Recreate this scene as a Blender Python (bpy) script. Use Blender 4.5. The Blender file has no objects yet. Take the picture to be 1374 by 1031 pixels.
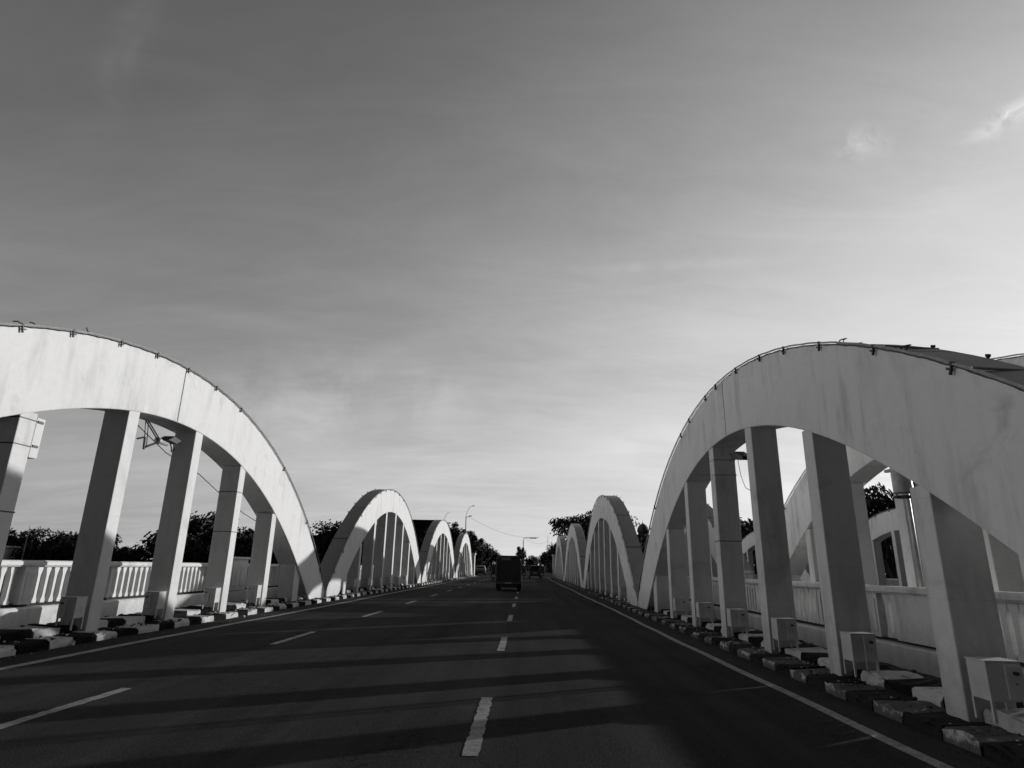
import bpy, bmesh, math, random
from mathutils import Matrix, Vector
random.seed(7)
C = bpy.context.scene.collection
PI = math.pi

# ------------------------------------------------------------------ materials
def new_mat(name):
    m = bpy.data.materials.new(name); m.use_nodes = True
    nt = m.node_tree; nt.nodes.clear()
    out = nt.nodes.new('ShaderNodeOutputMaterial')
    b = nt.nodes.new('ShaderNodeBsdfPrincipled')
    nt.links.new(b.outputs[0], out.inputs[0])
    return m, nt, b

def N(nt, t, **k):
    n = nt.nodes.new(t)
    for a, v in k.items():
        if a == 'inp':
            for i, x in v.items(): n.inputs[i].default_value = x
        else: setattr(n, a, v)
    return n

def math_(nt, op, a, b=None, clamp=False):
    n = nt.nodes.new('ShaderNodeMath'); n.operation = op; n.use_clamp = clamp
    for i, v in enumerate((a, b)):
        if v is None: continue
        if isinstance(v, (int, float)): n.inputs[i].default_value = v
        else: nt.links.new(v, n.inputs[i])
    return n.outputs[0]

def coord(nt, which='Object', scale=(1,1,1), loc=(0,0,0)):
    tc = nt.nodes.new('ShaderNodeTexCoord'); mp = nt.nodes.new('ShaderNodeMapping')
    mp.inputs['Scale'].default_value = scale; mp.inputs['Location'].default_value = loc
    nt.links.new(tc.outputs[which], mp.inputs[0]); return mp.outputs[0]

def noise(nt, vec, scale=5, detail=4, rough=.55, dist=0.):
    n = nt.nodes.new('ShaderNodeTexNoise'); n.inputs['Scale'].default_value = scale
    n.inputs['Detail'].default_value = detail; n.inputs['Roughness'].default_value = rough
    n.inputs['Distortion'].default_value = dist
    nt.links.new(vec, n.inputs['Vector']); return n.outputs['Fac']

def ramp(nt, fac, stops):
    r = nt.nodes.new('ShaderNodeValToRGB'); el = r.color_ramp.elements
    while len(el) < len(stops): el.new(.5)
    for e, (p, v) in zip(el, stops):
        e.position = p; e.color = (v, v, v, 1)
    nt.links.new(fac, r.inputs[0]); return r.outputs[0]

def mixc(nt, fac, a, b):
    n = nt.nodes.new('ShaderNodeMix'); n.data_type = 'RGBA'
    for i, v in ((0, fac), (6, a), (7, b)):
        if isinstance(v, (int, float)):
            n.inputs[i].default_value = v if i == 0 else (v, v, v, 1)
        else: nt.links.new(v, n.inputs[i])
    return n.outputs[2]

def bump(nt, b, h, strength=.3, dist=.01):
    n = nt.nodes.new('ShaderNodeBump'); n.inputs['Strength'].default_value = strength
    n.inputs['Distance'].default_value = dist
    nt.links.new(h, n.inputs['Height']); nt.links.new(n.outputs[0], b.inputs['Normal'])

def simple(name, v, rough=.6, metal=0., var=.25, scale=6, bumpy=0.):
    m, nt, b = new_mat(name)
    n = noise(nt, coord(nt), scale, 5)
    nt.links.new(ramp(nt, n, [(.3, v*(1-var)), (.7, v*(1+var))]), b.inputs['Base Color'])
    b.inputs['Roughness'].default_value = rough; b.inputs['Metallic'].default_value = metal
    if bumpy: bump(nt, b, n, bumpy, .01)
    return m

def painted_concrete(name, v, stain, grime_z=.9, world=False, joints=False):
    m, nt, b = new_mat(name)
    co = coord(nt)
    geo = nt.nodes.new('ShaderNodeNewGeometry')
    oi = nt.nodes.new('ShaderNodeObjectInfo')
    off = nt.nodes.new('ShaderNodeVectorMath'); off.operation = 'ADD'
    cb = nt.nodes.new('ShaderNodeCombineXYZ')
    nt.links.new(math_(nt, 'MULTIPLY', oi.outputs['Random'], 37.), cb.inputs[0])
    nt.links.new(math_(nt, 'MULTIPLY', oi.outputs['Random'], 91.), cb.inputs[1])
    nt.links.new(geo.outputs['Position'], off.inputs[0]); nt.links.new(cb.outputs[0], off.inputs[1])
    mp = nt.nodes.new('ShaderNodeMapping'); mp.inputs['Scale'].default_value = (1, 1, .2)
    nt.links.new(off.outputs[0], mp.inputs[0])
    streak = noise(nt, mp.outputs[0], 3.2, 6, .62)
    blot = noise(nt, off.outputs[0], .55, 4, .6)
    fine = noise(nt, off.outputs[0], 9., 5, .65)
    sm = math_(nt, 'MULTIPLY', ramp(nt, streak, [(.48, 0), (.74, 1)]), ramp(nt, blot, [(.4, .15), (.65, 1)]))
    sm = math_(nt, 'MULTIPLY', sm, stain, True)
    c = mixc(nt, sm, v, v*.32)
    c2 = mixc(nt, math_(nt, 'MULTIPLY', ramp(nt, fine, [(.35, 0), (.75, 1)]), .16), c, v*.55)
    # soft dark mould patches and faint shutter lines
    mould = ramp(nt, noise(nt, off.outputs[0], 1.25, 5, .68, .5), [(.56, 0), (.74, 1)])
    c2 = mixc(nt, math_(nt, 'MULTIPLY', mould, .5*min(1.2, stain+.25), True), c2, v*.38)
    sz = nt.nodes.new('ShaderNodeSeparateXYZ'); nt.links.new(geo.outputs['Position'], sz.inputs[0])
    wz = math_(nt, 'ADD', math_(nt, 'MULTIPLY', sz.outputs[2], 1.05), math_(nt, 'ADD', oi.outputs['Random'], math_(nt, 'MULTIPLY', fine, .02)))
    c2 = mixc(nt, math_(nt, 'MULTIPLY', math_(nt, 'LESS_THAN', math_(nt, 'FRACT', wz), .012), 0. if joints else .13), c2, v*.3)
    # splash grime near the foot
    sep = nt.nodes.new('ShaderNodeSeparateXYZ'); nt.links.new(geo.outputs['Position'], sep.inputs[0])
    gz = math_(nt, 'SUBTRACT', grime_z, sep.outputs[2])
    gz = math_(nt, 'ADD', gz, math_(nt, 'MULTIPLY', math_(nt, 'SUBTRACT', fine, .5), .6))
    g = math_(nt, 'MULTIPLY', math_(nt, 'DIVIDE', gz, grime_z, True), .55*min(1, stain+.25), True)
    c3 = mixc(nt, g, c2, v*.3)
    # bright lime drips
    lime = ramp(nt, noise(nt, mp.outputs[0], 7., 5, .7), [(.66, 0), (.74, 1)])
    c4 = mixc(nt, math_(nt, 'MULTIPLY', lime, .35), c3, min(.9, v*1.2))
    if joints:
        so = nt.nodes.new('ShaderNodeSeparateXYZ'); nt.links.new(co, so.inputs[0])
        sn = nt.nodes.new('ShaderNodeSeparateXYZ'); nt.links.new(geo.outputs['Normal'], sn.inputs[0])
        fr = math_(nt, 'FRACT', math_(nt, 'MULTIPLY', math_(nt, 'ADD', so.outputs[1], 100.37), 1/2.3))
        ln = math_(nt, 'LESS_THAN', fr, .028)
        ln = math_(nt, 'MULTIPLY', ln, math_(nt, 'GREATER_THAN', sn.outputs[2], .15))
        wob = math_(nt, 'MULTIPLY', math_(nt, 'SUBTRACT', fine, .5), .02)
        cj = math_(nt, 'LESS_THAN', math_(nt, 'ABSOLUTE', math_(nt, 'ADD', math_(nt, 'ADD', so.outputs[1], .22), wob)), .017)
        cj = math_(nt, 'MULTIPLY', cj, math_(nt, 'LESS_THAN', math_(nt, 'ABSOLUTE', sn.outputs[2]), .3))
        c4 = mixc(nt, math_(nt, 'MAXIMUM', ln, cj), c4, .03)
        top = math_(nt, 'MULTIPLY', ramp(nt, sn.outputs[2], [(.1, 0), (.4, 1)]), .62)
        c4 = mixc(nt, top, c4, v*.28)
    nt.links.new(c4, b.inputs['Base Color'])
    b.inputs['Roughness'].default_value = .72
    hb = math_(nt, 'ADD', math_(nt, 'MULTIPLY', fine, .6), noise(nt, off.outputs[0], 1.6, 3))
    bump(nt, b, hb, .35, .012)
    return m

def asphalt(name, v):
    m, nt, b = new_mat(name)
    geo = nt.nodes.new('ShaderNodeNewGeometry'); P = geo.outputs['Position']
    mp = nt.nodes.new('ShaderNodeMapping'); mp.inputs['Scale'].default_value = (1.6, .05, 1)
    nt.links.new(P, mp.inputs[0])
    track = noise(nt, mp.outputs[0], 1., 4, .6)
    patch = noise(nt, P, .35, 5, .6, .6)
    grain = noise(nt, P, 55., 3, .8)
    c = ramp(nt, track, [(.3, v*.5), (.7, v*1.6)])
    c = mixc(nt, ramp(nt, patch, [(.42, 0), (.6, .45)]), c, v*.6)
    c = mixc(nt, ramp(nt, grain, [(.45, 0), (.8, .65)]), c, v*2.8)
    wn_ = noise(nt, P, 1.1, 6, .62, 1.1)
    crack = ramp(nt, math_(nt, 'ABSOLUTE', math_(nt, 'SUBTRACT', wn_, .5)), [(.0, 1), (.006, 0)])
    c = mixc(nt, math_(nt, 'MULTIPLY', crack, ramp(nt, patch, [(.45, 0), (.55, .8)])), c, v*.2)
    oil = ramp(nt, noise(nt, P, 1.9, 5, .7), [(.63, 0), (.75, .7)])
    c = mixc(nt, oil, c, v*.35)
    # dust gathered by the kerbs
    sp = nt.nodes.new('ShaderNodeSeparateXYZ'); nt.links.new(P, sp.inputs[0])
    e = math_(nt, 'ABSOLUTE', math_(nt, 'ADD', sp.outputs[0], 1.57))
    e = math_(nt, 'ADD', e, math_(nt, 'MULTIPLY', math_(nt, 'SUBTRACT', noise(nt, P, 2.2, 5, .7), .5), 1.2))
    c = mixc(nt, math_(nt, 'MULTIPLY', ramp(nt, math_(nt, 'SUBTRACT', e, 4.35), [(.1, 0), (.9, 1)]), .5), c, v*1.9)
    nt.links.new(c, b.inputs['Base Color'])
    b.inputs['Roughness'].default_value = .95; b.inputs['Specular IOR Level'].default_value = .04
    bump(nt, b, math_(nt, 'ADD', grain, math_(nt, 'MULTIPLY', patch, 2.)), .8, .008)
    return m

def road_paint(name, v):
    m, nt, b = new_mat(name)
    geo = nt.nodes.new('ShaderNodeNewGeometry'); P = geo.outputs['Position']
    n1 = noise(nt, P, 7., 6, .75); n2 = noise(nt, P, 42., 3, .8)
    f = math_(nt, 'ADD', ramp(nt, n1, [(.46, 0), (.70, .85)]), ramp(nt, n2, [(.48, 0), (.68, .7)]), True)
    nt.links.new(mixc(nt, f, v, .07), b.inputs['Base Color'])
    b.inputs['Roughness'].default_value = .7
    return m

def kerb_mat(name, v, dirt):
    m, nt, b = new_mat(name)
    geo = nt.nodes.new('ShaderNodeNewGeometry'); P = geo.outputs['Position']
    n1 = noise(nt, P, 5., 6, .72); n2 = noise(nt, P, 18., 5, .7)
    sp = nt.nodes.new('ShaderNodeSeparateXYZ'); nt.links.new(P, sp.inputs[0])
    sn = nt.nodes.new('ShaderNodeSeparateXYZ'); nt.links.new(geo.outputs['Normal'], sn.inputs[0])
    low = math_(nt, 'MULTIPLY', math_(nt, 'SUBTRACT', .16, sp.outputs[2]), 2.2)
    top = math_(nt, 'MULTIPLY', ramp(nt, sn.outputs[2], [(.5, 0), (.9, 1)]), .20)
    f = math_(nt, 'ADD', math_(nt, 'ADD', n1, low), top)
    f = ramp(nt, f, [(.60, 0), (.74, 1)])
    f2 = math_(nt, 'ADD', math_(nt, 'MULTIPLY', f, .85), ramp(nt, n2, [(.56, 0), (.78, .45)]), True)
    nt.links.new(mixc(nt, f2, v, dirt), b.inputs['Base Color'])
    b.inputs['Roughness'].default_value = .95; b.inputs['Specular IOR Level'].default_value = .08
    bump(nt, b, math_(nt, 'ADD', n1, n2), .8, .02)
    return m

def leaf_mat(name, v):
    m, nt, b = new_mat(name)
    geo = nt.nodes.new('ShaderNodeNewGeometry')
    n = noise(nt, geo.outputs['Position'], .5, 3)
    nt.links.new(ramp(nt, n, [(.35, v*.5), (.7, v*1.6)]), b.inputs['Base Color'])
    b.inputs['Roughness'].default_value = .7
    return m

def ground_mat(name, v, scale=.6):
    m, nt, b = new_mat(name)
    geo = nt.nodes.new('ShaderNodeNewGeometry'); P = geo.outputs['Position']
    n = noise(nt, P, scale, 7, .7); n2 = noise(nt, P, scale*14, 4, .75)
    f = math_(nt, 'ADD', math_(nt, 'MULTIPLY', n, .6), math_(nt, 'MULTIPLY', n2, .4))
    nt.links.new(ramp(nt, f, [(.35, v*.45), (.5, v), (.68, v*1.9)]), b.inputs['Base Color'])
    b.inputs['Roughness'].default_value = 1.; b.inputs['Specular IOR Level'].default_value = .08
    bump(nt, b, f, .8, .03)
    return m

M = {}
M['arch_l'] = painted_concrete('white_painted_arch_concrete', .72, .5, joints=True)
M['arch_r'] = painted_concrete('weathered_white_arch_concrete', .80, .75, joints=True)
M['post_l'] = painted_concrete('white_painted_post_concrete', .70, .45)
M['post_r'] = painted_concrete('weathered_white_post_concrete', .75, .7)
M['rail_l'] = painted_concrete('white_balustrade_paint', .74, .75, .75)
M['rail_r'] = painted_concrete('stained_balustrade_paint', .60, 1.1, .6)
M['asphalt'] = asphalt('asphalt', .034)
M['paint'] = road_paint('road_marking_paint', .32)
M['kerb_white'] = kerb_mat('worn_white_kerb_paint', .56, .05)
M['kerb_black'] = kerb_mat('worn_black_kerb_paint', .010, .035)
M['walk'] = ground_mat('dusty_walkway_concrete', .075, 1.3)
M['earth'] = ground_mat('dark_earth', .05, .3)
M['steel_white'] = simple('white_powder_coated_steel', .56, .5, 0., .12, 4)
M['steel_grey'] = simple('grey_galvanised_conduit', .42, .45, .2, .2, 9)
M['dark'] = simple('black_plastic', .018, .5, 0, .3)
M['dark_metal'] = simple('dark_painted_metal', .03, .45, .3, .3)
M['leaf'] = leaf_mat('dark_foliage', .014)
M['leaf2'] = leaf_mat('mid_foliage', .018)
M['bark'] = simple('bark', .05, .9, 0, .4, 9, .5)
M['wall_dark'] = simple('dark_plaster', .035, .8, 0, .3, 1.)
M['wall_pale'] = simple('pale_plaster', .5, .8, 0, .2, 1.5)
M['wall_mid'] = simple('grey_plaster', .16, .8, 0, .25, 1.)
M['pane'] = simple('dark_window_glass', .02, .12, 0, .1)
M['tyre'] = simple('tyre_rubber', .015, .85)
M['rim'] = simple('steel_rim', .25, .4, .5)
M['truck'] = simple('dark_tarpaulin', .045, .75, 0, .35, 5, .4)
M['truck_body'] = simple('dark_vehicle_paint', .05, .35, 0, .2)
M['tail'] = simple('tail_lamp_lens', .09, .2)
M['chrome'] = simple('bright_metal', .6, .2, .9, .1)
M['car_pale'] = simple('pale_car_paint', .55, .25, 0, .05)
M['plate'] = simple('number_plate', .5, .5, 0, .1)
M['shirt'] = simple('dark_shirt_cloth', .035, .9)
M['helmet'] = simple('white_helmet_shell', .6, .25, 0, .05)
M['skin'] = simple('skin', .22, .6)
M['crow'] = simple('black_feathers', .012, .6)
M['dome'] = simple('stone_dome', .12, .8, 0, .3, 2.)
M['gap_shade'] = simple('dirty_gap_shade', .02, .9)  # near-black tone painting the recess shade and dirt under the balusters

def water_mat():
    m, nt, b = new_mat('river_water')
    b.inputs['Base Color'].default_value = (.03, .03, .03, 1); b.inputs['Roughness'].default_value = .12
    geo = nt.nodes.new('ShaderNodeNewGeometry')
    bump(nt, b, noise(nt, geo.outputs['Position'], 1.4, 4), .25, .06)
    return m
M['water'] = water_mat()

# ------------------------------------------------------------------ mesh builder
class MB:
    def __init__(s): s.v = []; s.f = []; s.m = []
    def quadstrip(s, rings, closed=True, mi=0, cap=True):
        b = len(s.v); n = len(rings[0])
        for r in rings: s.v += [tuple(p) for p in r]
        for i in range(len(rings)-1):
            for j in range(n if closed else n-1):
                k = (j+1) % n
                s.f.append((b+i*n+j, b+i*n+k, b+(i+1)*n+k, b+(i+1)*n+j)); s.m.append(mi)
        if cap and closed and n > 2:
            s.f.append(tuple(b+j for j in range(n))[::-1]); s.m.append(mi)
            e = b+(len(rings)-1)*n
            s.f.append(tuple(e+j for j in range(n))); s.m.append(mi)
        return s
    def box(s, x0, x1, y0, y1, z0, z1, mi=0, j=0.):
        r = lambda: random.uniform(-j, j) if j else 0.
        rings = [[(x+r(), y+r(), z+r()) for x, y in ((x0,y0),(x1,y0),(x1,y1),(x0,y1))] for z in (z0, z1)]
        return s.quadstrip(rings, mi=mi)
    def prism(s, poly, axis, a0, a1, mi=0):   # poly: 2-D outline in the two other axes
        def P(u, v, a): return {'x': (a,u,v), 'y': (u,a,v), 'z': (u,v,a)}[axis]
        return s.quadstrip([[P(u,v,a) for u, v in poly] for a in (a0, a1)], mi=mi)
    def tube(s, pts, r, n=8, mi=0):
        pts = [Vector(p) for p in pts]; rings = []
        rr = r if isinstance(r, (list, tuple)) else [r]*len(pts)
        for i, p in enumerate(pts):
            t = (pts[min(i+1, len(pts)-1)]-pts[max(i-1, 0)])
            t = t.normalized() if t.length > 1e-9 else Vector((0,0,1))
            u = t.cross(Vector((0,0,1)));  u = u if u.length > .05 else t.cross(Vector((1,0,0)))
            u.normalize(); w = u.cross(t)
            rings.append([tuple(p+(u*math.cos(2*PI*k/n)+w*math.sin(2*PI*k/n))*rr[i]) for k in range(n)])
        return s.quadstrip(rings, mi=mi)
    def lathe(s, prof, cx=0, cy=0, n=16, mi=0, axis='z', sx=1., sy=1.):
        rings = []
        for r, h in prof:
            ring = []
            for k in range(n):
                a = 2*PI*k/n; u, v = r*math.cos(a)*sx, r*math.sin(a)*sy
                ring.append({'z': (cx+u, cy+v, h), 'y': (cx+u, h, cy+v), 'x': (h, cx+u, cy+v)}[axis])
            rings.append(ring)
        return s.quadstrip(rings, mi=mi)
    def mesh(s, name, mats, smooth=False):
        me = bpy.data.meshes.new(name); me.from_pydata(s.v, [], s.f)
        for m in (mats if isinstance(mats, (list, tuple)) else [mats]): me.materials.append(m)
        for p, i in zip(me.polygons, s.m):
            p.material_index = i; p.use_smooth = smooth
        bm = bmesh.new(); bm.from_mesh(me); bmesh.ops.recalc_face_normals(bm, faces=bm.faces); bm.to_mesh(me); bm.free()
        return me
    def build(s, name, mats, parent=None, loc=(0,0,0), smooth=False, bevel=0.):
        return place(name, s.mesh(name, mats, smooth), parent, loc, bevel)

def place(name, me, parent=None, loc=(0,0,0), bevel=0.):
    o = bpy.data.objects.new(name, me); C.objects.link(o); o.location = loc
    if parent: o.parent = parent
    if bevel:
        b = o.modifiers.new('bevel', 'BEVEL'); b.width = bevel; b.segments = 2; b.limit_method = 'ANGLE'; b.angle_limit = .7
    return o

def thing(name, label, cat, loc=(0,0,0), rz=0., group=None, scale=None):
    o = bpy.data.objects.new(name, None); C.objects.link(o); o.empty_display_size = .2
    o.location = loc; o.rotation_euler = (0,0,rz); o['label'] = label; o['category'] = cat
    if group: o['group'] = group
    if scale: o.scale = scale
    return o
def tag(o, label, cat, group=None, kind=None):
    o['label'] = label; o['category'] = cat
    if group: o['group'] = group
    if kind: o['kind'] = kind
    return o
def struct(o): o['kind'] = 'structure'; return o
def dup(root, loc=None, rz=None, label=None, group=None, scale=None):
    kids = list(root.children)
    r = root.copy(); C.objects.link(r)
    if loc is not None: r.location = loc
    if rz is not None: r.rotation_euler = (0,0,rz)
    if scale is not None: r.scale = scale
    if label: r['label'] = label
    if group: r['group'] = group
    for ch in kids:
        gk = list(ch.children)
        c = ch.copy(); C.objects.link(c); c.parent = r
        for g in gk:
            d = g.copy(); C.objects.link(d); d.parent = c
    return r
ORD = ['nearest', 'second', 'third', 'fourth']
NTH = ['first', 'second', 'third', 'fourth', 'fifth', 'sixth']

# ------------------------------------------------------------------ layout constants (metres; camera over the origin, road runs along +Y)
XR, XL = 3.95, -7.05                 # road faces of the two arch lines
def z0(x): return -.0105*(x-3.6)     # cross fall of the deck
ZR, ZL = .22, .335                   # level the arches stand on
PER = 21.2
CR, CL = 12.28, 12.20                # crown of the nearest arch, right and left
HALF = 10.52; RW = .60
END = 87.0
def ext(d): return 4.84-.0375*d*d-.00005*d**4
def itr(d): return 3.70-.048*d*d
POSTS = {1: [-5.93, -3.63, -1.35, .93, 3.21, 5.51], -1: [-6.13, -3.83, -1.55, .73, 3.01, 5.33]}
PIERS = [-8.05, 7.78]

# ------------------------------------------------------------------ ground, water, road, walkways, kerbs
b = MB(); b.box(-3000, 3000, -600, 6000, -7.2, -7.0); struct(b.build('ground', M['earth']))
b = MB(); b.v = [(-600,-40,-4.6),(600,-40,-4.6),(600,86,-4.6),(-600,86,-4.6)]; b.f = [(0,1,2,3)]; b.m = [0]
struct(b.build('river_water', M['water']))
b = MB(); b.prism([(86,-6.9),(90,-.12),(3000,-.12),(3000,-6.9)], 'x', -900, 900); struct(b.build('far_bank', M['earth']))

def strip(name, mat, xs, y0, y1, dz, parent=None, ny=24, xf=None):
    b = MB(); n = len(xs)
    for j in range(ny+1):
        y = y0+(y1-y0)*j/ny
        for x in xs:
            xx = x+(xf(y) if xf else 0)
            b.v.append((xx, y, z0(xx)+dz))
    for j in range(ny):
        for i in range(n-1):
            b.f.append((j*n+i, j*n+i+1, (j+1)*n+i+1, (j+1)*n+i)); b.m.append(0)
    return b.build(name, mat, parent)
struct(strip('road', M['asphalt'], [-6.9+i*.75 for i in range(15)], -12, END+3, 0, ny=60))
struct(strip('approach_road', M['asphalt'], [-11.5+i*1.25 for i in range(17)], END+3, 330, -.004, ny=40))
# deck slab of both bridges
b = MB(); b.box(-9.6, 7.25, -12, END, -1.1, -.36); struct(b.build('bridge_deck', M['walk']))
b = MB(); b.box(7.6, 23, -12, END, -1.1, -.10); struct(b.build('parallel_bridge_deck', M['walk']))
b = MB(); b.box(8.9, 20.0, -12, END, -.10, -.02); struct(b.build('parallel_road', M['asphalt']))
# painted lines
def wob(y): return .025*math.sin(y*.33)+.012*math.sin(y*1.7+1)
struct(strip('edge_line', M['paint'], [3.0, 3.13], -6, 88, .004, ny=120, xf=wob))
struct(strip('edge_line', M['paint'], [-6.17, -6.03], -6, 88, .004, ny=120, xf=lambda y: .9*wob(y+3)-(.0022*max(0, y-8))))
def dash(x, y, L, w):
    b = MB(); n = 26
    for i in range(n+1):
        yy = y+L*i/n
        for sx in (-1, 1): b.v.append((x+sx*w/2+random.choice((0,0,0,-.012*sx))+random.uniform(-.005,.005), yy+random.uniform(-.01,.01), z0(x)+.0045))
    for i in range(n): b.f.append((2*i, 2*i+1, 2*i+3, 2*i+2)); b.m.append(0)
    struct(b.build('lane_dash', M['paint']))
for k in range(0, 16):
    dash(-.38, 5.0+5.85*k, 2.08, .125)
    dash(-4.08, 4.85+5.85*k, 2.05, .125)

def kerb_run(side, face, depth, zt, y0, y1, phase, zb, seed):
    random.seed(seed); b = MB(); y = y0; k = phase
    while y < y1:
        L = random.uniform(.47, .62); tilt = random.uniform(-.006, .006); t = zt+random.uniform(-.008, .008)
        f = face+random.uniform(-.012, .012)*side
        a0, a1 = (f, f+depth*side)
        n0 = len(b.v)
        # rounded, chipped upper edge
        prof = [(f, zb), (f+.006*side, t-.035), (f+.02*side, t-.008), (f+.05*side, t), (a1, t+.01), (a1, zb)]
        rings = []
        for q in range(5):
            yy = y+.006+(L-.012)*q/4
            rings.append([(px+random.uniform(-.018,.016), yy, pz+tilt*(q-2)+(random.uniform(-.028,.012) if pz > zb else 0)) for px, pz in prof])
        b.quadstrip(rings, mi=k % 2)
        y += L; k += 1
    return b
kw = [M['kerb_white'], M['kerb_black']]
zl = z0(-6.75)
# phase chosen so the block colours fall as in the photo
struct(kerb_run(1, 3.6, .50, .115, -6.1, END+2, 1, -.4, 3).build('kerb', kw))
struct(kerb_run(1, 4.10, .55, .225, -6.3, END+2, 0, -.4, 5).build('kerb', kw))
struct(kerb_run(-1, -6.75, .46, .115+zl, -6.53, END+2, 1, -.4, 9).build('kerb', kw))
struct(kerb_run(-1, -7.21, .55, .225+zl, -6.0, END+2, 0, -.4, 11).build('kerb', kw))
random.seed(21)
def walkway(x0, x1, z):
    b = MB(); nx, ny = 8, 220
    for j in range(ny+1):
        for i in range(nx+1):
            b.v.append((x0+(x1-x0)*i/nx, -8+(END+8)*j/ny, z+random.uniform(-.012,.02)))
    n = nx+1
    for j in range(ny):
        for i in range(nx): b.f.append((j*n+i, j*n+i+1, (j+1)*n+i+1, (j+1)*n+i)); b.m.append(0)
    return struct(b.build('walkway', M['walk'], smooth=True))
walkway(4.5, 6.9, -.21); walkway(-9.5, -7.65, .15)

# loose rubble and grit on the kerb shelf
random.seed(5)
def stone_mesh():
    bm = bmesh.new(); bmesh.ops.create_icosphere(bm, subdivisions=2, radius=1)
    for v in bm.verts: v.co *= random.uniform(.7, 1.15)
    me = bpy.data.meshes.new('stone'); bm.to_mesh(me); bm.free(); return me
b = MB()
def add_stone(b, x, y, z, r):
    n0 = len(b.v); n = 6
    rings = []
    for h, rr in ((-.5, .6), (0, 1.), (.5, .55)):
        rings.append([(x+math.cos(2*PI*k/n)*rr*r*random.uniform(.7,1.2), y+math.sin(2*PI*k/n)*rr*r*random.uniform(.7,1.2), z+h*r*random.uniform(.7,1.2)) for k in range(n)])
    b.quadstrip(rings, mi=random.choice((0, 0, 0, 1)))
for i in range(1500):
    y = random.uniform(2.5, 26)
    if random.random() < .55: add_stone(b, random.uniform(3.68, 4.1), y, .125, random.choice((.005, .008, .012, .02))*random.uniform(.6,1.3))
    else: add_stone(b, random.uniform(5.0, 6.6), y, -.19, random.uniform(.01, .06))
for i in range(1100):
    y = random.uniform(6, 30)
    if random.random() < .5: add_stone(b, random.uniform(-7.2, -6.8), y, zl+.125, random.choice((.008, .012, .02, .03))*random.uniform(.6,1.3))
    else: add_stone(b, random.uniform(-9., -7.8), y, .17, random.uniform(.01, .07))
for i in range(500):
    s = random.random() < .6; y = random.uniform(4, 30)
    x = random.uniform(3.25, 3.58) if s else random.uniform(-6.72, -6.3)
    add_stone(b, x, y, z0(x)+.004, random.uniform(.004, .016))
tag(b.build('gravel', [M['walk'], M['kerb_white']]), 'loose grit and rubble scattered along the kerb shelves', 'gravel', kind='stuff')

# ------------------------------------------------------------------ arches
DS = [-HALF+2*HALF*i/84 for i in range(85)]
def arch_parts(s, mats):
    """s=+1: road face at x=0, thickness towards +x; s=-1 mirrored.  Returns list of (name, mesh, bevel, material)"""
    parts = []
    b = MB(); rings = []
    for d in DS:
        lo = max(itr(d), -.12) if abs(d) < 8.95 else -.12
        hi = max(ext(d), .05)
        rings.append([(0, d, lo), (0, d, hi), (s*RW, d, hi), (s*RW, d, lo)])
    b.quadstrip(rings); parts.append(('arch_rib', b.mesh('arch_rib', mats[0]), .018))
    for d in POSTS[s]:
        b = MB(); b.box(s*.018, s*.47, d-.155, d+.155, -.12, min(itr(d-.16), itr(d+.16))+.08)
        parts.append(('post', b.mesh('post', mats[1]), .014))
    for d in PIERS:
        b = MB(); b.box(s*.06, s*.52, d-.24, d+.24, -.12, itr(abs(d)-.24)+.02)
        parts.append(('end_pier', b.mesh('end_pier', mats[1]), .014))
    # post feet: rough mortar collars
    for side, xf in (('road', -.035), ('walk', RW-.01)):
        xx = s*xf
        b = MB(); pts = []
        for i in range(0, 169):
            d = -10.2+20.4*i/168
            sl = -(2*.0375*d+4*.00005*d**3); nl = math.hypot(1, sl)
            off = .016+.003*math.sin(i*1.3)
            pts.append((xx, d-sl/nl*off, ext(d)+off/nl))
        if side == 'road':
            b.tube(pts, .013, 6); parts.append(('conduit', b.mesh('conduit', M['steel_grey']), 0))
        b = MB(); pts = []
        for i in range(0, 337):
            d = -10.15+20.3*i/336
            g = .014+.004*math.sin(i*.9)+.003*math.sin(i*2.3+1)
            pts.append((s*(xf+(.012 if side == 'road' else -.012)), d, ext(d)-g))
        b.tube(pts, .0075, 5); parts.append(('light_rope', b.mesh('light_rope', M['dark']), 0))
    return parts
random.seed(12)
def clip_mesh(s):
    b = MB()
    b.box(-s*.012, s*.012, -.009, .009, -.095, .02)          # hanging strap
    b.box(-s*.014, s*.014, .010, .055, -.055, -.035)         # nub pointing along the rope
    b.box(-s*.02, s*.016, -.016, .016, .004, .032)           # saddle over the conduit
    return b.mesh('clip', M['dark'])
CLIP = {1: clip_mesh(1), -1: clip_mesh(-1)}
CLIPD = [-9.9+1.1*i for i in range(19)]

proto = {}
def make_arch(s, mats, loc, label, group, clips=True):
    key = (s, mats[0].name)
    if key in proto:
        return dup(proto[key], loc=loc, label=label, group=group)
    t = thing('bridge_arch', label, 'bridge arch', loc, 0, group)
    for name, me, bev in arch_parts(s, mats): place(name, me, t, (0,0,0), bev)
    for xf in (-.03, RW+.02):
        for d in CLIPD:
            if random.random() < .15: continue
            d += random.uniform(-.22, .22)
            o = place('clip', CLIP[s], t, (s*xf, d, ext(d)))
            sl = -(2*.0375*d+4*.00005*d**3); o.rotation_euler = (math.atan(sl)*.9, 0, 0)
    proto[key] = t
    return t
gl, gr = 'white concrete arches along the left kerb', 'white concrete arches along the right kerb'
ml, mr = (M['arch_l'], M['post_l']), (M['arch_r'], M['post_r'])
LAB = ['closest to the camera', 'second along the road', 'third along the road', 'farthest along the road']
for k in range(4):
    make_arch(-1, ml, (XL, CL+PER*k, ZL), 'sunlit white concrete arch on the left kerb, ' + LAB[k], gl)
for k in range(4):
    make_arch(1, mr, (XR, CR+PER*k, ZR), 'shaded white concrete arch on the right kerb, ' + LAB[k], gr)
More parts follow.
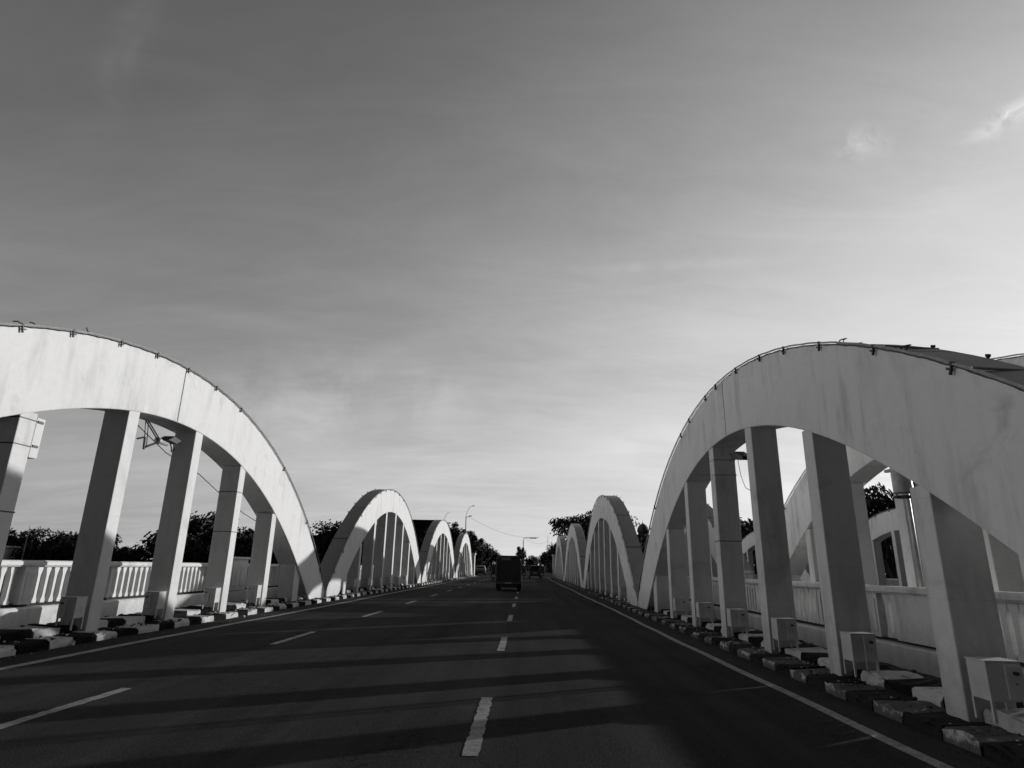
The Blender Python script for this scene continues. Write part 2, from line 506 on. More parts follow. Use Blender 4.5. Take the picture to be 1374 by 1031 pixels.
g3 = 'arches of the parallel bridge beyond the right walkway'
make_arch(1, mr, (8.0, 12.65, .31), 'white arch of the parallel bridge just behind the nearest right arch', g3)
make_arch(1, mr, (8.0, 12.65+PER, .22), 'white arch of the parallel bridge behind the second right arch', g3)
for k, w in ((1, 'dark trees above it behind the lamp pole'), (2, 'seen thin and far between the right posts')):
    make_arch(1, mr, (20.3, 13.3+PER*k, .0), 'outer white arch of the parallel bridge, ' + w, g3)

# end pillars where the arch lines stop
for x, s, w in ((XL-.35, -1, 'left'), (XR+.35, 1, 'right')):
    t = thing('end_pillar', f'white square pillar closing the {w} line of arches at the far bridge end', 'pillar', (x, 87.2, .2), 0, 'pillars at the far bridge end')
    b = MB(); b.box(-.55, .55, -.6, .6, -.3, 2.7); b.build('shaft', M['post_l'] if s < 0 else M['post_r'], t, bevel=.03)
    b = MB(); b.box(-.65, .65, -.7, .7, 2.7, 2.95); b.build('cap', M['post_l'] if s < 0 else M['post_r'], t, bevel=.03)

# ------------------------------------------------------------------ balustrades
def baluster_mesh(s, mat, chunky=False):
    b = MB(); h = .66; wu, dd = (1.25, .135) if chunky else (.92, .11)
    prof = [(-.062,0),(-.062,.05),(-.04,.095),(-.034,.14),(-.036,h-.17),(-.046,h-.12),(-.066,h-.06),(-.066,h),
            (.066,h),(.066,h-.06),(.046,h-.12),(.036,h-.17),(.034,.14),(.04,.095),(.062,.05),(.062,0)]
    b.prism([(u*wu, v) for u, v in prof], 'x', s*.01, s*dd)
    return b.mesh('baluster', mat)
def balustrade(s, mat, loc, label, group, y0, y1, pil, pier=None, spacing=.2, chunky=False):
    t = thing('balustrade', label, 'balustrade', loc, 0, group)
    b = MB(); b.prism([(-s*.15,-.3),(-s*.15,.33),(-s*.12,.36),(s*.28,.36),(s*.28,-.3)], 'y', y0, y1); b.build('plinth', mat, t)
    b = MB(); b.box(s*.06, s*.2, y0, y1, .36, .425); b.build('shadow_gap', M['gap_shade'], t)  # dark strip: shade of the recess, plus dirt, put into the colour
    rb = 1.07
    b = MB(); b.prism([(-s*.06,rb),(-s*.06,rb+.015),(-s*.085,rb+.025),(-s*.085,1.155),(-s*.05,1.18),(s*.18,1.18),(s*.215,1.155),(s*.215,rb+.025),(s*.19,rb+.015),(s*.19,rb)], 'y', y0, y1)
    b.build('top_rail', mat, t, bevel=.006)
    spans = []
    for yc, w in pil:
        b = MB(); b.box(-s*.035, s*.165, yc-w/2, yc+w/2, .40, rb+.005)
        if w < .5: b.box(-s*.05, -s*.03, yc-w/2+.06, yc+w/2-.06, .48, .98)
        b.build('pilaster', mat, t, bevel=.008); spans.append((yc-w/2, yc+w/2))
    if pier:
        yc, w = pier
        b = MB(); b.box(-s*.16, s*.3, yc-w/2, yc+w/2, .37, 1.31)
        for q in (-1, 1): b.box(-s*.175, -s*.155, yc+q*w/4-.2, yc+q*w/4+.2, .5, 1.1)
        b.build('pier', mat, t, bevel=.01)
        b = MB(); b.box(-s*.2, s*.34, yc-w/2-.04, yc+w/2+.04, 1.31, 1.38); b.build('pier_cap', mat, t, bevel=.01)
        spans.append((yc-w/2-.02, yc+w/2+.02))
    me = baluster_mesh(s, mat, chunky); y = y0+.12
    while y < y1-.08:
        if not any(a-.01 < y < c+.01 for a, c in spans):
            place('baluster', me, t, (0, y, .415))
        y += spacing
    return t
gbl, gbr = 'balustrades along the left walkway', 'balustrades along the right walkway'
for k in range(4):
    c = CL+PER*k
    balustrade(-1, M['rail_l'], (-9.2, c, .13), f'white balustrade seen through the {ORD[k]} left arch', gbl, -PER/2+.01, PER/2-.01,
               [(-8.4,.31),(-4.4,.31),(-.42,.31),(3.7,.31)], (8.0, 1.15), spacing=.215)
for k in range(4):
    c = CR+PER*k; q = 1.193
    t = balustrade(1, M['rail_r'], (6.8, c, -.26), f'stained white balustrade seen through the {ORD[k]} right arch', gbr, -PER/2/q+.01, PER/2/q-.01,
               [(-6.6,.31),(-3.4,.31),(-.61,.97),(.5,.36),(4.0,.31)], (7.3, 1.0), spacing=.178, chunky=True)
    t.scale = (q, q, q)
for k, wd in enumerate(('nearest to the camera', 'in front of the dark trees', 'farthest along')):
    balustrade(1, M['rail_r'], (22.4, 12+PER*k, -.05), 'outer balustrade of the parallel bridge, ' + wd, 'balustrades of the parallel bridge', -PER/2+.01, PER/2-.01,
               [(-8.0,.31),(-4.,.31),(0,.31),(4.,.31),(8.,.31)], None, spacing=.225)

# ------------------------------------------------------------------ junction boxes at the post feet
def make_box(s, label, loc, group):
    t = thing('junction_box', label, 'junction box', loc, 0, group, (.86 if s < 0 else .97, .95, .80))
    b = MB(); b.box(s*.0, s*.31, -.26, 0, .17, .56); b.build('cabinet', M['steel_white'], t, bevel=.008)
    b = MB(); b.box(s*-.008, s*.318, -.268, .004, .56, .572); b.build('lid', M['steel_white'], t, bevel=.003)
    b = MB(); b.box(s*.15, s*.30, -.285, -.258, .19, .53); b.build('door', M['steel_white'], t, bevel=.006)
    b = MB(); b.lathe([(.0,-.325),(.016,-.325),(.02,-.31),(.02,-.284)], s*.23, .455, 12, axis='y'); b.build('knob', M['dark'], t, smooth=True)
    b = MB(); b.lathe([(.0,-.292),(.008,-.292),(.008,-.284)], s*.23, .35, 8, axis='y'); b.build('lock', M['dark'], t)
    for x in (.012, .298):
        for y in (-.248, -.012):
            b = MB(); b.box(s*(x-.012), s*(x+.012), y-.012, y+.012, -.04, .175); b.build('leg', M['steel_white'], t)
    return t
BX = {}
for s, X, Z, cc, w, g in ((-1, XL-.02, ZL-.02, CL, 'left', 'junction boxes at the left arch posts'), (1, XR+.02, ZR-.02, CR, 'right', 'junction boxes at the right arch posts')):
    for k in range(4):
        for i, d in enumerate(POSTS[s]):
            lab = f'white steel box on legs at the {NTH[i]} post of the {ORD[k]} {w} arch'
            loc = (X, cc+PER*k+d-.25, Z)
            if s not in BX: BX[s] = make_box(s, lab, loc, g)
            else: dup(BX[s], loc=loc, label=lab, rz=random.uniform(-.05, .05))

# ------------------------------------------------------------------ fittings on the nearest arches
def strap(x0, x1, y0, y1, z, mat):
    b = MB(); t = .005; h = .008 if mat != 'steel_grey' else .014
    for (a0,a1,c0,c1) in ((x0-t,x1+t,y0-t,y0-.001),(x0-t,x1+t,y1+.001,y1+t),(x0-t,x0-.001,y0,y1),(x1+.001,x1+t,y0,y1)):
        b.box(a0,a1,c0,c1,z-h,z+h)
    return b
def strapset(s, X, yc, zs, label, mat='steel_grey'):
    x = sorted((X+s*.018, X+s*.47))
    for z in zs:
        tag(strap(x[0], x[1], yc-.155, yc+.155, z, mat).build('strap', M[mat]), label % ('upper' if z == max(zs) else 'lower'), 'strap', 'metal straps around the posts')
strapset(1, XR, CR+POSTS[1][3], (3.62, 3.30), '%s metal strap around the fourth right post of the nearest arch')
strapset(1, XR, CR+POSTS[1][3]-.001, (1.95,), '%s thin cable clamped low round the fourth right post', 'dark')
strapset(-1, XL, CL+POSTS[-1][1], (3.24, 2.87), '%s thin dark strap on the leftmost post in view', 'dark_metal')
strapset(-1, XL, CL+POSTS[-1][1]+.001, (1.95,), '%s cable tied around the leftmost post in view', 'dark')
strapset(-1, XL, CL+POSTS[-1][4], (3.0, 2.05), '%s thin cable band around the second last post of the nearest left arch', 'dark')
# small speaker panel strapped to the leftmost post
y = CL+POSTS[-1][1]
t = thing('strapped_panel', 'narrow white box strapped to the back of the leftmost post', 'panel box', (XL-.02, y+.16, 2.72))
b = MB(); b.box(-.3, 0, 0, .16, 0, .58); b.build('housing', M['post_l'], t, bevel=.01)
b = MB()
for z in (.15, .5): b.box(.0, .012, .02, .12, z, z+.035)
b.build('vent', M['dark'], t)

# floodlight bracket under the left soffit
t = thing('floodlight', 'black floodlight on a hanging bracket under the nearest left arch', 'floodlight', (-7.35, 11.45, 3.93), 0, 'floodlights under the arches')
b = MB(); b.tube([(0,-.02,.03),(0,.09,-.50)], .009, 6); b.tube([(.03,.03,.0),(.03,.12,-.50)], .009, 6)
b.tube([(0,0,0),(0,.52,-.30)], .013, 6); b.tube([(0,.05,.03),(0,.57,-.27)], .013, 6)
b.tube([(0,.06,-.30),(0,.09,-.54)], .022, 8); b.tube([(0,-.16,-.38),(0,.05,-.31)], .018, 6); b.tube([(0,.09,-.50),(0,.55,-.30)], .022, 8)
b.build('bracket', M['dark_metal'], t)
b = MB(); b.lathe([(.0,.46),(.065,.46),(.07,.50),(.05,.60),(.048,.82),(.0,.82)], .0, -.29, 14, axis='y'); b.build('spot_housing', M['steel_grey'], t, smooth=True)
b = MB(); b.prism([(.64,-.24),(.86,-.12),(1.14,-.17),(.95,-.27)], 'x', -.12, .12); b.build('lamp_head', M['dark_metal'], t, bevel=.01)
b = MB(); b.tube([(0,.95,-.27),(.02,.98,-.38),(.0,1.02,-.42)], .014, 6); b.tube([(0,1.03,-.24),(.03,1.08,-.34),(0,1.07,-.40)], .012, 6); b.build('cable_tail', M['dark'], t)

# floodlight at the right soffit
t = thing('floodlight', 'small black floodlight beside a right post under the arch', 'floodlight', (4.32, 12.0, 3.47), 0, 'floodlights under the arches')
b = MB(); b.tube([(0,1.3,.36),(0,.66,.16)], .014, 6); b.build('bracket', M['dark_metal'], t)
b = MB(); b.prism([(.72,.20),(.45,.22),(.05,.06),(.0,-.03),(.3,.02),(.68,.10)], 'x', -.1, .1); b.build('lamp_head', M['dark_metal'], t, bevel=.012)
b = MB(); b.tube([(.02,.66,.12),(.02,.55,-.25),(.02,.35,-.52),(.02,.12,-.6),(0,-.05,-.57)], .006, 6); b.build('cable_tail', M['dark'], t)

# pole with bucket lamp by the right walkway
t = thing('lamp_pole', 'chunky white pole with clamps and cables on the right walkway', 'pole', (7.2, 11.9, -.03), 0, None, (1.2,1.2,1.2))
b = MB(); b.tube([(0,0,-.2),(0,0,3.6)], .034, 12); b.build('pole', M['steel_grey'], t, smooth=True)
b = MB()
for i in range(1): b.tube([(.05,-.08,3.4),(.055,-.085,2.6),(.07,-.09,2.2),(.05,-.08,1.4),(.055,-.08,.4)], .016, 6); b.tube([(.085,-.1,3.3),(.08,-.11,2.5),(.09,-.1,1.7),(.08,-.1,.4)], .012, 6)
b.build('cable', M['dark'], t)
for z in (2.72, 2.47):
    b = MB(); b.box(-.09, .1, -.06, .06, z-.022, z+.022); b.build('clamp', M['steel_grey'], t, bevel=.004)
t = thing('downlight', 'round metal bucket lamp with a cable loop under the right arch', 'lamp', (6.86, 11.42, 2.78), 0, None, (1.2,1.2,1.2))
b = MB(); b.lathe([(.0,.36),(.11,.36),(.125,.30),(.135,.02),(.145,0),(.12,.0),(.10,.04),(.0,.05)], 0, 0, 20); b.build('housing', M['steel_grey'], t, smooth=True)
b = MB(); b.tube([(.14*math.cos(a), .14*math.sin(a), -.06) for a in [PI*.1*i for i in range(21)]], .014, 6); b.tube([(.0,.14,-.06),(.06,.3,.02),(.05,.32,.5),(.04,.3,.8)], .016, 6); b.build('cable_loop', M['dark'], t)
b = MB(); b.box(-.03,.03,-.02,.38,.36,.40); b.build('arm', M['steel_grey'], t)

# conduits laid across the top of the nearest right arch
for y, w in ((5.25, 'nearer'), (6.45, 'farther')):
    b = MB(); dz = ZR+ext(y-CR)+.022
    b.tube([(XR-.05, y-.03, dz), (XR+.62, y+.10, dz+.02)], .013, 8)
    tag(b.build('crossing_conduit', M['steel_grey']), f'{w} light metal conduit lying across the top of the nearest right arch', 'conduit', 'conduits across the arch top')
# loops of loose rope on the right arch crown
b = MB()
for y, w in ((6.25, 'nearer'), (7.45, 'farther')):
    b = MB()
    pts = [(XR+.05+.02*math.sin(3*a), y+.1*math.cos(a), ZR+ext(y-CR)+.03+.018*math.sin(a)) for a in [2*PI*i/14 for i in range(15)]]
    b.tube(pts+[(XR+.08, y+.2, ZR+ext(y+.2-CR)+.03)], .008, 5)
    tag(b.build('rope_coil', M['dark']), w+' small coil of black cable on the crown of the nearest right arch', 'cable', 'cable coils on the right arch')
# slack cable behind the left posts
b = MB(); b.tube([(-7.75, 11.6, 4.0),(-7.9,13.2,3.62),(-7.9,14.75,3.36),(-7.9,15.9,3.03),(-7.9,17.4,2.66),(-7.85,18.3,2.48),(-7.6,18.6,2.3)], .009, 6)
tag(b.build('slack_cable', M['dark']), 'thin black cable slanting down behind the posts of the nearest left arch', 'cable')

# short black cable ends tied on the left arch top
zt = lambda y: ZL+ext(y-CL)+.02
for y, pts, w in ((7.75, [(-.05,-.08,.03),(0,-.03,.05),(0,.03,.045),(.02,.08,.03)], 'nearest the frame edge'),
                  (7.98, [(0,-.07,.035),(0,0,.05),(.01,.07,.03)], 'just right of the first one'),
                  (9.05, [(0,-.09,.09),(0,-.04,.03),(0,.02,.015),(.0,.09,.02)], 'one end bent upward')):
    b = MB(); b.tube([(u*.7, v*.7, w_*.7) for u, v, w_ in pts], .009, 6)
    tag(b.build('cable_end', M['dark'], None, (XL+.03, y, zt(y))), 'black cable end on the nearest left arch top, '+w, 'cable', 'cable ends on the left arch')

# ------------------------------------------------------------------ vegetation
def crown_mesh(name, w, h, n_cl, per, leaf, mat, seed, flat=1., gap=.0):
    random.seed(seed); b = MB()
    # main lumps give an uneven outline, small leaf faces fill them
    lumps = []
    for i in range(n_cl):
        a = random.uniform(0, 2*PI); rr = math.sqrt(random.random())*w*.5*.85
        zz = random.uniform(-.42, .5)*h*(1-.55*(rr/(w*.5))**2)
        lumps.append((rr*math.cos(a), rr*math.sin(a), zz, random.uniform(.12, .24)*w))
    for (cx, cy, cz, r) in lumps:
        for k in range(per):
            u = Vector((random.gauss(0,1), random.gauss(0,1), random.gauss(0,1))).normalized()*r*random.random()**.4
            p = Vector((cx+u.x, cy+u.y, cz+u.z*flat))
            q = Vector((random.gauss(0,1), random.gauss(0,1), random.gauss(0,.7))).normalized()
            t1 = q.orthogonal().normalized(); t2 = q.cross(t1)
            l = leaf*random.uniform(.6, 1.4); i0 = len(b.v)
            b.v += [tuple(p-t1*l), tuple(p-t2*l*.45), tuple(p+t1*l), tuple(p+t2*l*.45)]
            b.f.append((i0, i0+1, i0+2, i0+3)); b.m.append(0)
    return b, lumps
def raw_mesh(b, name, mat):
    me = bpy.data.meshes.new(name); me.from_pydata(b.v, [], b.f); me.materials.append(mat); return me
KIND = {}
def tree_kind(key, w, h, trunk_h, n_cl, per, leaf, mat, seed, flat=1.):
    b, lumps = crown_mesh(key, w, h, n_cl, per, leaf, mat, seed, flat)
    cm = raw_mesh(b, 'crown', M[mat])
    t = MB(); R = w*.035
    t.tube([(0,0,-.5),(.1,0,trunk_h*.5),(0,.1,trunk_h)], [R*1.3, R, R*.8], 8)
    for (cx, cy, cz, r) in lumps[:9]:
        t.tube([(0,0,trunk_h*.75),(cx*.5,cy*.5,trunk_h+(cz+h*.45)*.45),(cx,cy,trunk_h+h*.5+cz)], [R*.6, R*.35, R*.12], 6)
    tm = t.mesh('trunk', M['bark'])
    KIND[key] = (cm, tm, trunk_h, h)
tree_kind('round', 9, 8, 3.5, 40, 170, .28, 'leaf', 31)
tree_kind('bushy', 8, 6, 2.5, 36, 170, .27, 'leaf2', 47)
tree_kind('tall', 6, 9, 3.5, 32, 170, .24, 'leaf', 53)
tree_kind('spread', 13, 5.5, 5., 30, 150, .26, 'leaf', 68, .55)
tree_kind('palmish', 5, 4, 4, 16, 90, .24, 'leaf2', 71, .8)
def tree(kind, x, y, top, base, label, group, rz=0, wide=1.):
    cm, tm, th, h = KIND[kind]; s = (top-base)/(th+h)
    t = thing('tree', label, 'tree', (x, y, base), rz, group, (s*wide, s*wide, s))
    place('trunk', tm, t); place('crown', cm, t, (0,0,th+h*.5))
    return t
# screen column -> position at a chosen depth, worked out beforehand: (kind, x, y, top height, base, wide, words)
GL = 'dark trees on the bank beyond the left balustrade'
left = [(-112,118,6.62,'round','beyond the left frame edge post'),(-104,122,6.91,'bushy','behind the gap left of the broad shaded post'),
 (-96,124,6.62,'round','behind the thin mast'),(-88.5,126,6.48,'bushy','behind the low pale hut'),(-81,128,3.6,'round','hidden mostly by the broad shaded post'),
 (-73,128,8.86,'tall','ragged, right of the broad shaded post'),(-66,130,10.57,'round','the tallest round crown in the middle gap'),
 (-61,131,7.92,'bushy','between the second and third clear posts'),(-54,132,6.62,'bushy','above the flat roofed shed'),(-48.5,132,6.77,'round','behind the third clear post'),
 (-43,134,6.19,'bushy','left of the gap between the first two left arches'),(-38.5,135,9.93,'round','the high crown rising left of the second left arch'),
 (-34,137,9.64,'bushy','behind the second left arch leg'),(-29,140,7.56,'round','beside the dark flat roofed block'),(-22,142,6.12,'bushy','in front of the dark flat roofed block')]
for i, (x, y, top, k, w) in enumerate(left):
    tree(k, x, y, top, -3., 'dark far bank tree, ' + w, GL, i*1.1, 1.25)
GRD = 'trees along the road past the bridge'
road_trees = [('tall',-11.2,98,8.1,'large dark tree between the third and fourth left arches'),('bushy',-13.,100,6.84,'low dark tree half behind the third left arch'),
 ('tall',-9.8,112,7.74,'tall dark tree right of the fourth left arch'),('tall',-9.6,126,7.11,'second tall roadside tree right of the fourth left arch'),
 ('round',-10,142,6.66,'rounded roadside tree left of the motorcycle'),('bushy',-9.5,162,5.94,'small roadside tree above the pale car'),
 ('round',-10,186,5.58,'distant roadside tree left of the dark truck'),('bushy',-9.5,215,5.58,'distant low tree just above the truck roof'),
 ('tall',-1.9,275,10.26,'distant pointed tree above the dark truck'),('round',-10,280,5.85,'far tree behind the truck roof'),('round',3.5,290,6.48,'far tree between the lamp and the second vehicle'),
 ('bushy',9,262,7.74,'far tree above the second vehicle'),('round',10.5,225,7.92,'far dark tree left of the right arches'),('bushy',11,192,8.1,'mid distance dark tree left of the right arches'),
 ('round',9.5,160,7.38,'roadside tree right of the thin mast'),('bushy',8.4,136,6.12,'roadside tree touching the farthest right arch'),('round',16,245,8.55,'far crown over the right roadside trees')]
for i, (k, x, y, top, w) in enumerate(road_trees):
    tree(k, x, y, top, -.2, w, GRD, i*.9, 1.0)
GR = 'trees beyond the right arches'
right = [('spread',10.4,112,10.4,'broad spreading tree rising behind the third right arch',1.),('spread',13.6,108,10.6,'flat topped spreading tree behind the second right arch',.7),
 ('round',25,140,8.2,'dark tree below the domes, left part',1.),('round',29,150,9.0,'dark tree directly below the larger dome',1.),('bushy',19.,120,7.2,'dense tree behind the second right arch leg',1.),
 ('spread',30.6,54,8.2,'flat topped tree beyond the outermost parallel arch',.7),('spread',33.5,56,8.6,'second flat topped tree beyond the lamp pole',.6),
 ('bushy',28,78,7.6,'round dark tree top over the far parallel arch',1.),('bushy',33,68,6.6,'dark tree behind the parallel bridge posts',1.2),('round',36,52,6.6,'dark tree filling the parallel arch opening',1.2),
 ('bushy',29,62,5.8,'low dark tree behind the parallel bridge opening',1.3),('round',40,46,7,'dark tree at the right end of the parallel bridge',1.2),('bushy',44,90,8,'background tree beyond the parallel bridge',1.3),('round',36,100,8,'background tree between the right posts',1.3)]
for i, (k, x, y, top, w, wd) in enumerate(right):
    tree(k, x, y, top, -3. if y < 86 else -.2, w, GR, i*1.3, wd)
# undergrowth along the far left bank
random.seed(77); b = MB()
for i in range(26000):
    x = random.uniform(-130, -12); y = 112+.14*(x+130)+random.uniform(-4, 4)
    p = Vector((x, y, -1.6+random.random()**1.25*(6.6+1.2*math.sin(x*.35)+.8*math.sin(x*.9+2)-1.8*math.exp(-((x+80)/4.5)**2)-1.2*(x < -84)))); q = Vector((random.gauss(0,1), random.gauss(0,1), random.gauss(0,.7))).normalized()
    t1 = q.orthogonal().normalized(); t2 = q.cross(t1); l = random.uniform(.25, .62); i0 = len(b.v)
    b.v += [tuple(p-t1*l), tuple(p-t2*l*.5), tuple(p+t1*l), tuple(p+t2*l*.5)]; b.f.append((i0,i0+1,i0+2,i0+3)); b.m.append(0)
o = bpy.data.objects.new('undergrowth', raw_mesh(b, 'undergrowth', M['leaf'])); C.objects.link(o)
tag(o, 'dark undergrowth covering the far left river bank', 'undergrowth', kind='stuff')
random.seed(91)
def hedge(n, box, leaf, label):
    b = MB()
    for i in range(n):
        x = random.uniform(box[0], box[1]); y = random.uniform(box[2], box[3])
        top = box[4]*(.65+.35*math.sin(x*.31+y*.17)*math.sin(x*.13+1))
        p = Vector((x, y, -.2+random.random()**1.3*top)); q = Vector((random.gauss(0,1), random.gauss(0,1), random.gauss(0,.7))).normalized()
        t1 = q.orthogonal().normalized(); t2 = q.cross(t1); l = leaf*random.uniform(.6, 1.4); i0 = len(b.v)
        b.v += [tuple(p-t1*l), tuple(p-t2*l*.5), tuple(p+t1*l), tuple(p+t2*l*.5)]; b.f.append((i0,i0+1,i0+2,i0+3)); b.m.append(0)
    o = bpy.data.objects.new('undergrowth', raw_mesh(b, 'undergrowth', M['leaf'])); C.objects.link(o)
    tag(o, label, 'undergrowth', kind='stuff')
hedge(6000, (-70, 70, 305, 318, 6.5), .8, 'dark far-off hedge closing the view where the road ends')
hedge(5000, (7.5, 70, 118, 300, 3.6), .7, 'dark undergrowth along the right side of the far road')
hedge(4000, (-60, -12.2, 118, 300, 3.4), .7, 'dark undergrowth along the left side of the far road')
b = MB(); b.prism([(104,-6.9),(110,-1.9),(170,-.6),(300,-.6),(300,-6.9)], 'x', -420, -12.5)
struct(b.build('left_bank', M['earth']))

# ------------------------------------------------------------------ buildings beyond
def building(x0, x1, y, dep, zb, zt, label, wall, win=(0,0), roof=True, group='buildings in the background', ww=1.0, wh=1.2):
    t = thing('building', label, 'building', ((x0+x1)/2, y, zb), 0, group)
    w = (x1-x0)/2; h = zt-zb
    b = MB(); b.box(-w, w, 0, dep, 0, h); b.build('wall', M[wall], t)
    if roof:
        b = MB(); b.box(-w-.3, w+.3, -.3, dep+.3, h, h+.28); b.build('roof', M[wall], t)
    nx, nz = win
    for i in range(nx):
        for k in range(nz):
            cx = -w+2*w*(i+.5)/nx; cz = h*(k+.55)/nz
            b = MB(); b.box(cx-ww/2-.08, cx+ww/2+.08, -.06, -.002, cz-wh/2-.08, cz+wh/2+.08); f = b.build('window', M['wall_mid'], t)
            b = MB(); b.box(cx-ww/2, cx+ww/2, -.075, -.05, cz-wh/2, cz+wh/2); b.build('pane', M['pane'], f)
    return t
building(-27.5, -20.2, 140, 9, -.6, 10.9, 'large dark flat roofed block rising between the second and third left arches', 'wall_dark', (3, 4))
building(-98.5, -93.2, 128-16, 4, -2.2, 3.1, 'low pale hut beside the thin mast beyond the left railing', 'wall_pale', (4, 1), ww=.6, wh=.7)
building(-69.5, -61.5, 122, 6, -2.0, 4.1, 'low grey flat roofed shed beyond the left railing', 'wall_mid', (3, 1), ww=1.6)
building(-58.2, -54.6, 124, 4, -2.0, 3.9, 'small bright white kiosk with dark openings beyond the left railing', 'wall_pale', (4, 2), ww=.6, wh=.9)
building(-46.5, -41., 128, 8, -2.0, 6.6, 'dark grey house with windows in the gap between the first two left arches', 'wall_dark', (3, 3), ww=.8)
building(-17.2, -14.2, 175, 8, -.2, 9.2, 'grey roadside building among the trees right of the farthest left arch', 'wall_mid', (2, 4), ww=.8)
t = thing('mast', 'thin white mast standing by the low pale hut on the left', 'mast', (-89.5, 112, -2))
b = MB(); b.tube([(0,0,0),(.1,0,9.0)], [.09,.05], 6); b.build('pole', M['wall_pale'], t)
b = MB(); b.tube([(1.2,0,0),(1.25,0,6.6)], .07, 6); b.build('stay', M['dark'], t)

# domed hall on the right
t = thing('domed_hall', 'stone hall with ribbed onion domes rising above trees on the right', 'domed building', (39.5, 220, -.2))
b = MB(); b.box(-9, 9, 0, 18, 0, 11); b.build('wall', M['dome'], t)
def dome(cx, r, zb, hh, nm='dome'):
    b = MB(); b.lathe([(r*.92,zb-1.4),(r*.92,zb),(r*1.05,zb+.05),(r*1.08,zb+hh*.22),(r*.98,zb+hh*.48),(r*.7,zb+hh*.74),(r*.3,zb+hh*.92),(r*.06,zb+hh),(0,zb+hh)], cx, 2, 18)
    d = b.build(nm, M['dome'], t, smooth=False)
    b = MB(); b.lathe([(0,zb+hh-.05),(.12,zb+hh),(.16,zb+hh+.25),(.04,zb+hh+.5),(.03,zb+hh+1.1),(0,zb+hh+1.15)], cx, 2, 8); b.build('finial', M['dome'], d)
dome(1.6, 1.9, 14.1, 3.2); dome(-2.6, 1.7, 13.6, 2.2); dome(6.5, 1.7, 13.6, 2.2)
b = MB(); b.box(-.4, 3.6, .2, 4, 11, 12.9); b.box(-4.4, -.9, .3, 3.8, 11, 12.4); b.box(4.8, 8.2, .3, 3.8, 11, 12.4); b.build('tower', M['dome'], t)

# ------------------------------------------------------------------ street lamps, wire
def curve_arm(p0, p1, n=8, lift=1.):
    (x0,z_0),(x1,z1) = p0, p1
    return [(x0+(x1-x0)*(i/n)**1.5, 0, z_0+(z1-z_0)*math.sin(PI/2*i/n)**1.0) for i in range(n+1)]
t = thing('street_lamp', 'twin armed street lamp standing between the third and fourth left arches', 'street lamp', (-8.35, 90, 0))
b = MB(); b.tube([(0,0,0),(-.15,0,4.5),(-.2,0,8.3)], [.11,.09,.065], 8); b.build('pole', M['dark_metal'], t)
b = MB(); b.tube(curve_arm((-.2,8.2),(.72,9.75)), .028, 6); b.build('arm', M['dark_metal'], t)
b = MB(); b.tube([(-.2,0,8.1),(.45,0,8.32)], .035, 6); b.build('arm', M['dark_metal'], t)
b = MB(); b.box(.6,1.0,-.12,.12,9.72,9.80); b.build('lamp_head', M['dark_metal'], t)
b = MB(); b.box(.2,.62,-.12,.12,8.26,8.37); b.build('lamp_head', M['dark_metal'], t)
t = thing('street_lamp', 'street lamp peeking over the crown of the third left arch', 'street lamp', (-14.4, 110, -.1))
b = MB(); b.tube([(0,0,0),(0,0,8.6)], [.08,.045], 8); b.build('pole', M['dark_metal'], t)
b = MB(); b.tube(curve_arm((0,8.5),(1.0,10.5)), .03, 6); b.build('arm', M['dark_metal'], t)
b = MB(); b.tube([(0,0,8.4),(1.0,0,8.7)], .03, 6); b.build('arm', M['dark_metal'], t)
b = MB(); b.box(.7,1.3,-.12,.12,8.62,8.78); b.build('lamp_head', M['dark_metal'], t)
t = thing('street_lamp', 'street lamp with a flat head over the middle of the road', 'street lamp', (-.38, 120, 0))
b = MB(); b.tube([(0,0,-.1),(0,0,6.2),(.06,0,6.6),(.3,0,6.78),(1.3,0,6.8),(3.0,0,6.86)], [.09,.08,.07,.06,.05,.03], 8); b.build('pole', M['dark_metal'], t)
b = MB(); b.box(1.15,2.5,-.16,.16,6.66,6.86); b.build('lamp_head', M['dark'], t, bevel=.03)
b = MB(); b.box(-.25,.18,-.18,.18,4.3,5.0); b.box(-.02,.3,-.2,.2,2.9,4.0); b.build('signal_box', M['dark'], t, bevel=.04)
t = thing('aerial_mast', 'thin dark aerial mast beside the farthest right arch', 'mast', (5.3, 150, -.2))
b = MB(); b.tube([(0,0,0),(0,0,9.0)], [.07,.03], 6); b.build('pole', M['dark_metal'], t)
b = MB(); b.box(.7,1.1,-.1,.1,4.8,6.6); b.tube([(.9,0,0),(.9,0,7.6)], .05, 6); b.build('panel', M['dark'], t)
b = MB(); pts = []
for (x0,y0,za,x1,y1,zb,sag) in ((-8.2,90,8.2,.0,120,6.8,.55),(0,120,6.8,5.3,150,7.6,.9),(5.3,150,7.6,9,180,8,.6)):
    for i in range(12):
        u = i/11; pts.append((x0+(x1-x0)*u, y0+(y1-y0)*u, za+(zb-za)*u-sag*4*u*(1-u)))
b.tube(pts, .016, 5); tag(b.build('overhead_cable', M['dark']), 'thin sagging overhead cable strung from lamp to lamp across the road', 'cable')

